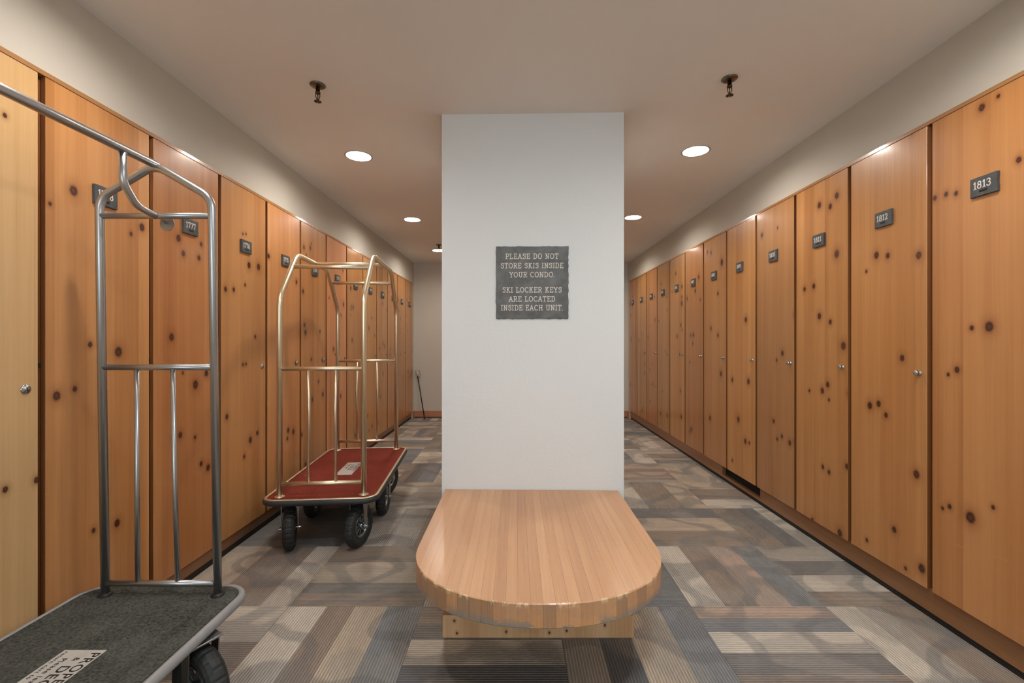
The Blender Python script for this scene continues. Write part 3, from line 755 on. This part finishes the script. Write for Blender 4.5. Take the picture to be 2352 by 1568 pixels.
# ---------------------------------------------------------------- luggage carts
def tire_mesh():
    mb = MB(); R, r, hw = .092, .033, .034; n, m = 96, 16; vs = []; fs = []
    for i in range(n):
        a = 2*PI*i/n; blk = (i % 4) < 3
        for k in range(m):
            b = 2*PI*k/m; rr = r
            px = math.cos(b); py = math.sin(b)
            if px > .35: rr = r+(0 if blk else -.003)
            if abs(py) < .2 and px > 0: rr -= .0012
            rad = R+rr*px; ax = hw*py*(1 if px > 0 else .9)
            vs.append((rad*math.cos(a), ax, rad*math.sin(a)))
    for i in range(n):
        i2 = (i+1) % n
        for k in range(m):
            k2 = (k+1) % m; fs.append((i*m+k, i*m+k2, i2*m+k2, i2*m+k))
    mb.add(vs, fs, False); return mb.mesh('tire')
TIRE = tire_mesh()
def rim_mesh():
    mb = MB(); Rx = Matrix.Rotation(PI/2, 4, 'X')
    mb.lathe([(.058, -.020), (.066, -.024), (.068, -.021), (.060, -.014), (.060, .014), (.068, .021), (.066, .024), (.058, .020), (.054, .012), (.054, -.012)], 32, Rx, closed=True)
    mb.lathe([(.0, -.030), (.017, -.030), (.019, -.020), (.019, .020), (.017, .030), (0, .030)], 20, Rx)
    for k in range(8):
        a = 2*PI*k/8
        for sy in (-.010, .010):
            d = Vector((math.cos(a), 0, math.sin(a))); t = Vector((-math.sin(a), 0, math.cos(a)))
            p = d*.016+Vector((0, sy*1.2, 0)); e = d*.057+Vector((0, sy*.8, 0))
            mb.add([p-t*.006+Vector((0, -.001, 0)), p+t*.006+Vector((0, -.001, 0)), e+t*.0085+Vector((0, -.001, 0)), e-t*.0085+Vector((0, -.001, 0)),
                    p-t*.006+Vector((0, .002, 0)), p+t*.006+Vector((0, .002, 0)), e+t*.0085+Vector((0, .002, 0)), e-t*.0085+Vector((0, .002, 0))],
                   [(0,1,2,3),(7,6,5,4),(0,4,5,1),(1,5,6,2),(2,6,7,3),(3,7,4,0)])
    return mb.mesh('rim')
RIM = rim_mesh()
def fork_mesh(H):
    """H: underside of deck above the axle; axle along local y at origin"""
    mb = MB()
    mb.box(-.045, .045, -.045, .045, H-.005, H, bev=.001)
    mb.lathe([(0, H-.016), (.026, H-.016), (.030, H-.011), (.030, H-.005), (0, H-.005)], 20)
    mb.box(-.022, .022, -.046, .046, H-.020, H-.0155)
    for s in (-1, 1):
        y0, y1 = sorted((s*.042, s*.046))
        pts = [(-.022, H-.016), (.022, H-.016), (.013, -.016), (-.013, -.016)]
        vs = [(x, y0, z) for x, z in pts]+[(x, y1, z) for x, z in pts]
        mb.add(vs, [(0,1,2,3),(7,6,5,4),(0,4,5,1),(1,5,6,2),(2,6,7,3),(3,7,4,0)])
    return mb.mesh('fork')
def axle_mesh():
    mb = MB(); Rx = Matrix.Rotation(PI/2, 4, 'X')
    mb.lathe([(0, -.058), (.006, -.058), (.006, -.052), (.010, -.052), (.010, -.046), (.006, -.046), (.006, .046), (.010, .046), (.010, .052), (.006, .052), (.006, .058), (0, .058)], 12, Rx, smooth=False)
    return mb.mesh('axle')
AXLE = axle_mesh()
TIRE.materials.append(M_tire); RIM.materials.append(plain('rim_steel', lin(150, 158, 162), .3, 1)); AXLE.materials.append(M_chrome)
def caster(root, x, y, yaw, fork, wz=.1252):
    c = link('caster', fork, None, root, loc=(x, y, wz)); c.rotation_euler = (0, 0, yaw)
    link('tire', TIRE, None, c); link('rim', RIM, None, c); link('axle', AXLE, None, c)
def carpet_plain(name, c, c2, sc=160):
    q = N(name); P = q.n('ShaderNodeTexCoord').outputs['Object']
    n1 = q.noise(P, sc, 3, .7); n2 = q.noise(P, 9, 3)
    v = q.math('ADD', q.math('MULTIPLY', n1, .8), q.math('MULTIPLY', n2, .25))
    q.l(q.ramp(v, [(.3, lin(*c)), (.75, lin(*c2))]), q.b.inputs['Base Color']); q.b.inputs['Roughness'].default_value = .95; q.b.inputs['Specular IOR Level'].default_value = .1
    q.bump(n1, .6, .004); return q.m
def deck(root, hx, hy, r, zt, mcarpet, mbump, mtrim=None, th=.030):
    MB().prism(rrect(hx-.012, hy-.012, r-.01), zt-th-.006, zt-.003).build('deck_board', M_black, root)
    MB().prism(rrect(hx-.013, hy-.013, r-.01), zt-.003, zt).build('deck_carpet', mcarpet, root)
    def ring(name, prof, mat):
        o = MB(); n = None; vs = []; fs = []
        for (off, z) in prof:
            p = rrect(hx+off, hy+off, r+off); n = len(p); vs += [(a, b, z) for a, b in p]
        k = len(prof)
        for i in range(k):
            j = (i+1) % k
            for a in range(n): b = (a+1) % n; fs.append((i*n+a, i*n+b, j*n+b, j*n+a))
        o.add(vs, fs, True).build(name, mat, root)
    ring('bumper', [(-.012, zt-.001), (-.004, zt+.002), (.004, zt-.001), (.009, zt-.009), (.010, zt-.018), (.007, zt-.027), (-.002, zt-.031), (-.012, zt-.031)], mbump)
    if mtrim: ring('edge_trim', [(-.014, zt), (-.013, zt+.004), (-.003, zt+.0045), (.003, zt+.002), (.003, zt+.000)], mtrim)
def font_text(s, size, mat, name='lettering', parent=None, M=None):
    c = bpy.data.curves.new('txt', 'FONT'); c.body = s; c.size = size; c.extrude = .0002; c.align_x = 'LEFT'; c.space_character = 1.14; c.offset = size*.012
    t = bpy.data.objects.new('txt', c); C.objects.link(t); bpy.context.view_layer.update()
    me = bpy.data.meshes.new_from_object(t.evaluated_get(bpy.context.evaluated_depsgraph_get())); bpy.data.objects.remove(t)
    me.materials.clear()
    if M is not None: me.transform(M)
    me.name = name
    return link(name, me, mat, parent)

def feet(root, pts, z, mat, r=.028):
    for (x, y) in pts:
        MB().lathe([(0, z+.0005), (r, z+.0005), (r, z+.004), (r*.68, z+.006), (r*.6, z+.012), (0, z+.012)], 20, Matrix.Translation((x, y, 0))).build('foot_flange', mat, root)

# -- gold cart (farther)
def gold_cart():
    zt = .322
    root = empty('luggage_cart', (-1.156, 3.151, 0), math.radians(5.3))
    tag(root, 'champagne gold luggage cart with red carpeted deck and six wheels, left of pillar', 'luggage cart')
    hx, hy = .232, .556      # uprights
    deck(root, .312, .622, .075, zt, carpet_plain('red_deck_carpet', (100, 40, 31), (136, 62, 49), 90), plain('black_bumper', lin(44, 46, 48), .5, var=.2, scale=25), M_tube_gold)
    r = .0165; zb, z1, zt2 = zt, 1.455, 1.742
    for s in (-1, 1):
        MB().tube([(s*hx, -hy, zb), (s*hx, -hy, z1), (s*hx, -hy+.255, zt2), (s*hx, hy-.255, zt2), (s*hx, hy, z1), (s*hx, hy, zb)], r, 18, .14).build('side_hoop', M_tube_gold, root)
    feet(root, [(sx*hx, sy*hy) for sx in (-1, 1) for sy in (-1, 1)], zt, M_tube_gold)
    MB().cyl((-hx, 0, zt2-.004), (hx, 0, zt2-.004), .0145, 16).build('hanging_bar', M_tube_gold, root)
    for s in (-1, 1):
        yy = s*(hy-.178)
        MB().cyl((-hx, yy, 1.656), (hx, yy, 1.656), .0125).build('crossbar', M_tube_gold, root)
        MB().cyl((-hx, s*hy, 1.047), (hx, s*hy, 1.047), .0125).build('crossbar', M_tube_gold, root)
        MB().cyl((-hx, s*hy, .394), (hx, s*hy, .394), .0125).build('crossbar', M_tube_gold, root)
        for k, x in enumerate((-.077, .077)):
            b = -.006*s if k == 0 else .004*s
            MB().tube([(x, s*hy, 1.04), (x+b, s*hy, .80), (x, s*hy, .40)], .0085, 10, .2).build('spindle', M_tube_gold, root)
    fk = fork_mesh(zt-.036-.1252); fk.materials.append(M_steelfork)
    yaw = -math.radians(5.3)
    caster(root, -.197, -.50, math.radians(90-5+22), fk)
    caster(root, .190, -.50, math.radians(72), fk)
    caster(root, -.235, .0, PI/2, fk); caster(root, .235, .0, PI/2, fk)
    caster(root, -.19, .48, math.radians(95), fk); caster(root, .19, .43, math.radians(70), fk)
    # printed label on the deck
    lb = MB().box(-.048, .058, -.15, .162, zt, zt+.0012).build('label_sheet', M_paper, root)
    rows_ = [('PROPERTY', .038, .029, .13), ('& DECK', .036, -.002, .10), ('Please leave', .021, -.024, .12), ('return cart to', .0165, -.042, .135)]
    for s, sz, x, y0 in rows_:
        M = Matrix.Translation((x, y0, zt+.0013)) @ Matrix.Rotation(-PI/2, 4, 'Z')
        font_text(s, sz, M_letter_black, 'lettering', lb, M)
gold_cart()

# -- grey cart (near, runs out of the frame)
def grey_cart():
    zt = .310; xc, yb = -1.2545, 1.6
    root = empty('luggage_cart', (xc, yb-.53, 0))
    tag(root, 'brushed steel luggage cart with charcoal carpet deck, cut by the left frame edge', 'luggage cart')
    hx = .1975; hyb, hyf = .53, -.53
    deck(root, .290, .600, .085, zt, carpet_plain('charcoal_deck_carpet', (26, 28, 26), (100, 102, 96), 120), plain('grey_bumper', lin(150, 150, 150), .45, var=.08, scale=40))
    r = .0133
    ln_ = .010     # the arches lean a little towards the lockers
    for y in (hyb, hyf):
        L = lambda z: -ln_*(z-.96)/.65
        MB().tube([(-hx+L(zt), y, zt), (-hx+L(1.70), y, 1.705), (L(1.82), y, 1.822), (hx+L(1.7), y, 1.705), (hx+L(zt), y, zt)], r, 20, .075).build('end_arch', M_tube_grey, root)
        MB().cyl((-hx+L(1.643), y, 1.643), (hx+L(1.643), y, 1.643), .0105, 16).build('crossbar', M_tube_grey, root)
        MB().cyl((-hx, y, 1.111), (hx, y, 1.111), .0105, 16).build('crossbar', M_tube_grey, root)
        MB().cyl((-hx, y, .352), (hx, y, .352), .0105, 16).build('crossbar', M_tube_grey, root)
        for x, b in ((-.075, -.004), (.052, .010)):
            MB().tube([(x-.003, y, 1.105), (x+b*.4, y, .70), (x+b+.005, y, .355)], .0078, 12, .2).build('spindle', M_tube_grey, root)
        s = 1 if y > 0 else -1
        MB().tube([(-.010, y-s*.135, 1.812), (-.010, y-s*.135, 1.715), (-.009, y-s*.085, 1.655), (-.008, y-s*.004, 1.641)], .0115, 16, .06).build('curved_brace', M_tube_grey, root)
    MB().cyl((-.010, hyf, 1.822), (-.010, hyb, 1.822), .0138, 20).build('top_rail', M_tube_grey, root)
    d = MB().cyl((-.008, hyb+.008, 1.641), (-.002, hyb+.040, 1.628), .004, 10)
    d.lathe([(0, .0), (.026, .0), (.026, .003), (.023, .005), (0, .005)], 28, Matrix.Translation((-.002, hyb+.040, 1.626)) @ Matrix.Rotation(-PI/2, 4, 'X'), smooth=False)
    d.build('bolt_disc', M_steelfork, root)
    feet(root, [(-hx+.010, hyb), (hx+.010, hyb), (-hx+.010, hyf), (hx+.010, hyf)], zt, M_black, .021)
    fk = fork_mesh(zt-.036-.1252); fk.materials.append(M_steelfork)
    caster(root, .265, .36, math.radians(-28), fk)
    caster(root, -.235, .40, PI/2, fk); caster(root, .235, -.42, PI/2, fk); caster(root, -.235, -.42, PI/2, fk)
    # label sheet on the deck, lines run towards the viewer
    lb = MB().box(-.046, .075, -.068, .2436, zt, zt+.0012).build('label_sheet', M_paper, root)
    for s, sz, x, y0 in (('PROPERTY', .038, .0445, .233), ('&', .022, .016, .212), ('DECK', .038, .0105, .180), ('Please leave', .021, -.017, .209), ('return cart to', .0165, -.038, .237)):
        M = Matrix.Translation((x, y0, zt+.0013)) @ Matrix.Rotation(-PI/2, 4, 'Z')
        font_text(s, sz, M_letter_black, 'lettering', lb, M)
grey_cart()

# ---------------------------------------------------------------- pole leaning in the far left corner
def pole():
    root = empty('pole', (-1.41, 7.06, 0)); tag(root, 'short black pole with pale grip and strap leaning in the far left corner', 'pole')
    top = Vector((-.135, .125, .66)); foot = Vector((0, 0, .006))
    MB().cyl(foot, top, .0075, 10).build('shaft', M_black, root)
    d = (top-foot).normalized()
    g = MB().cyl(top, top+d*.085, .016, 12)
    g.cyl(top+d*.085, top+d*.095, .020, 12).build('grip', plain('pale_grip', lin(196, 186, 170), .5), root)
    a = top+d*.080
    MB().tube([a, a+Vector((.045, -.01, .01)), a+Vector((.060, -.012, -.07)), a+Vector((.035, -.01, -.12)), top+d*.02], .004, 8, .03).build('strap', plain('grey_strap', lin(120, 116, 106), .7), root)
    MB().lathe([(0, 0), (.011, 0), (.013, .01), (.009, .03), (0, .03)], 12).build('tip', M_black, root)
pole()
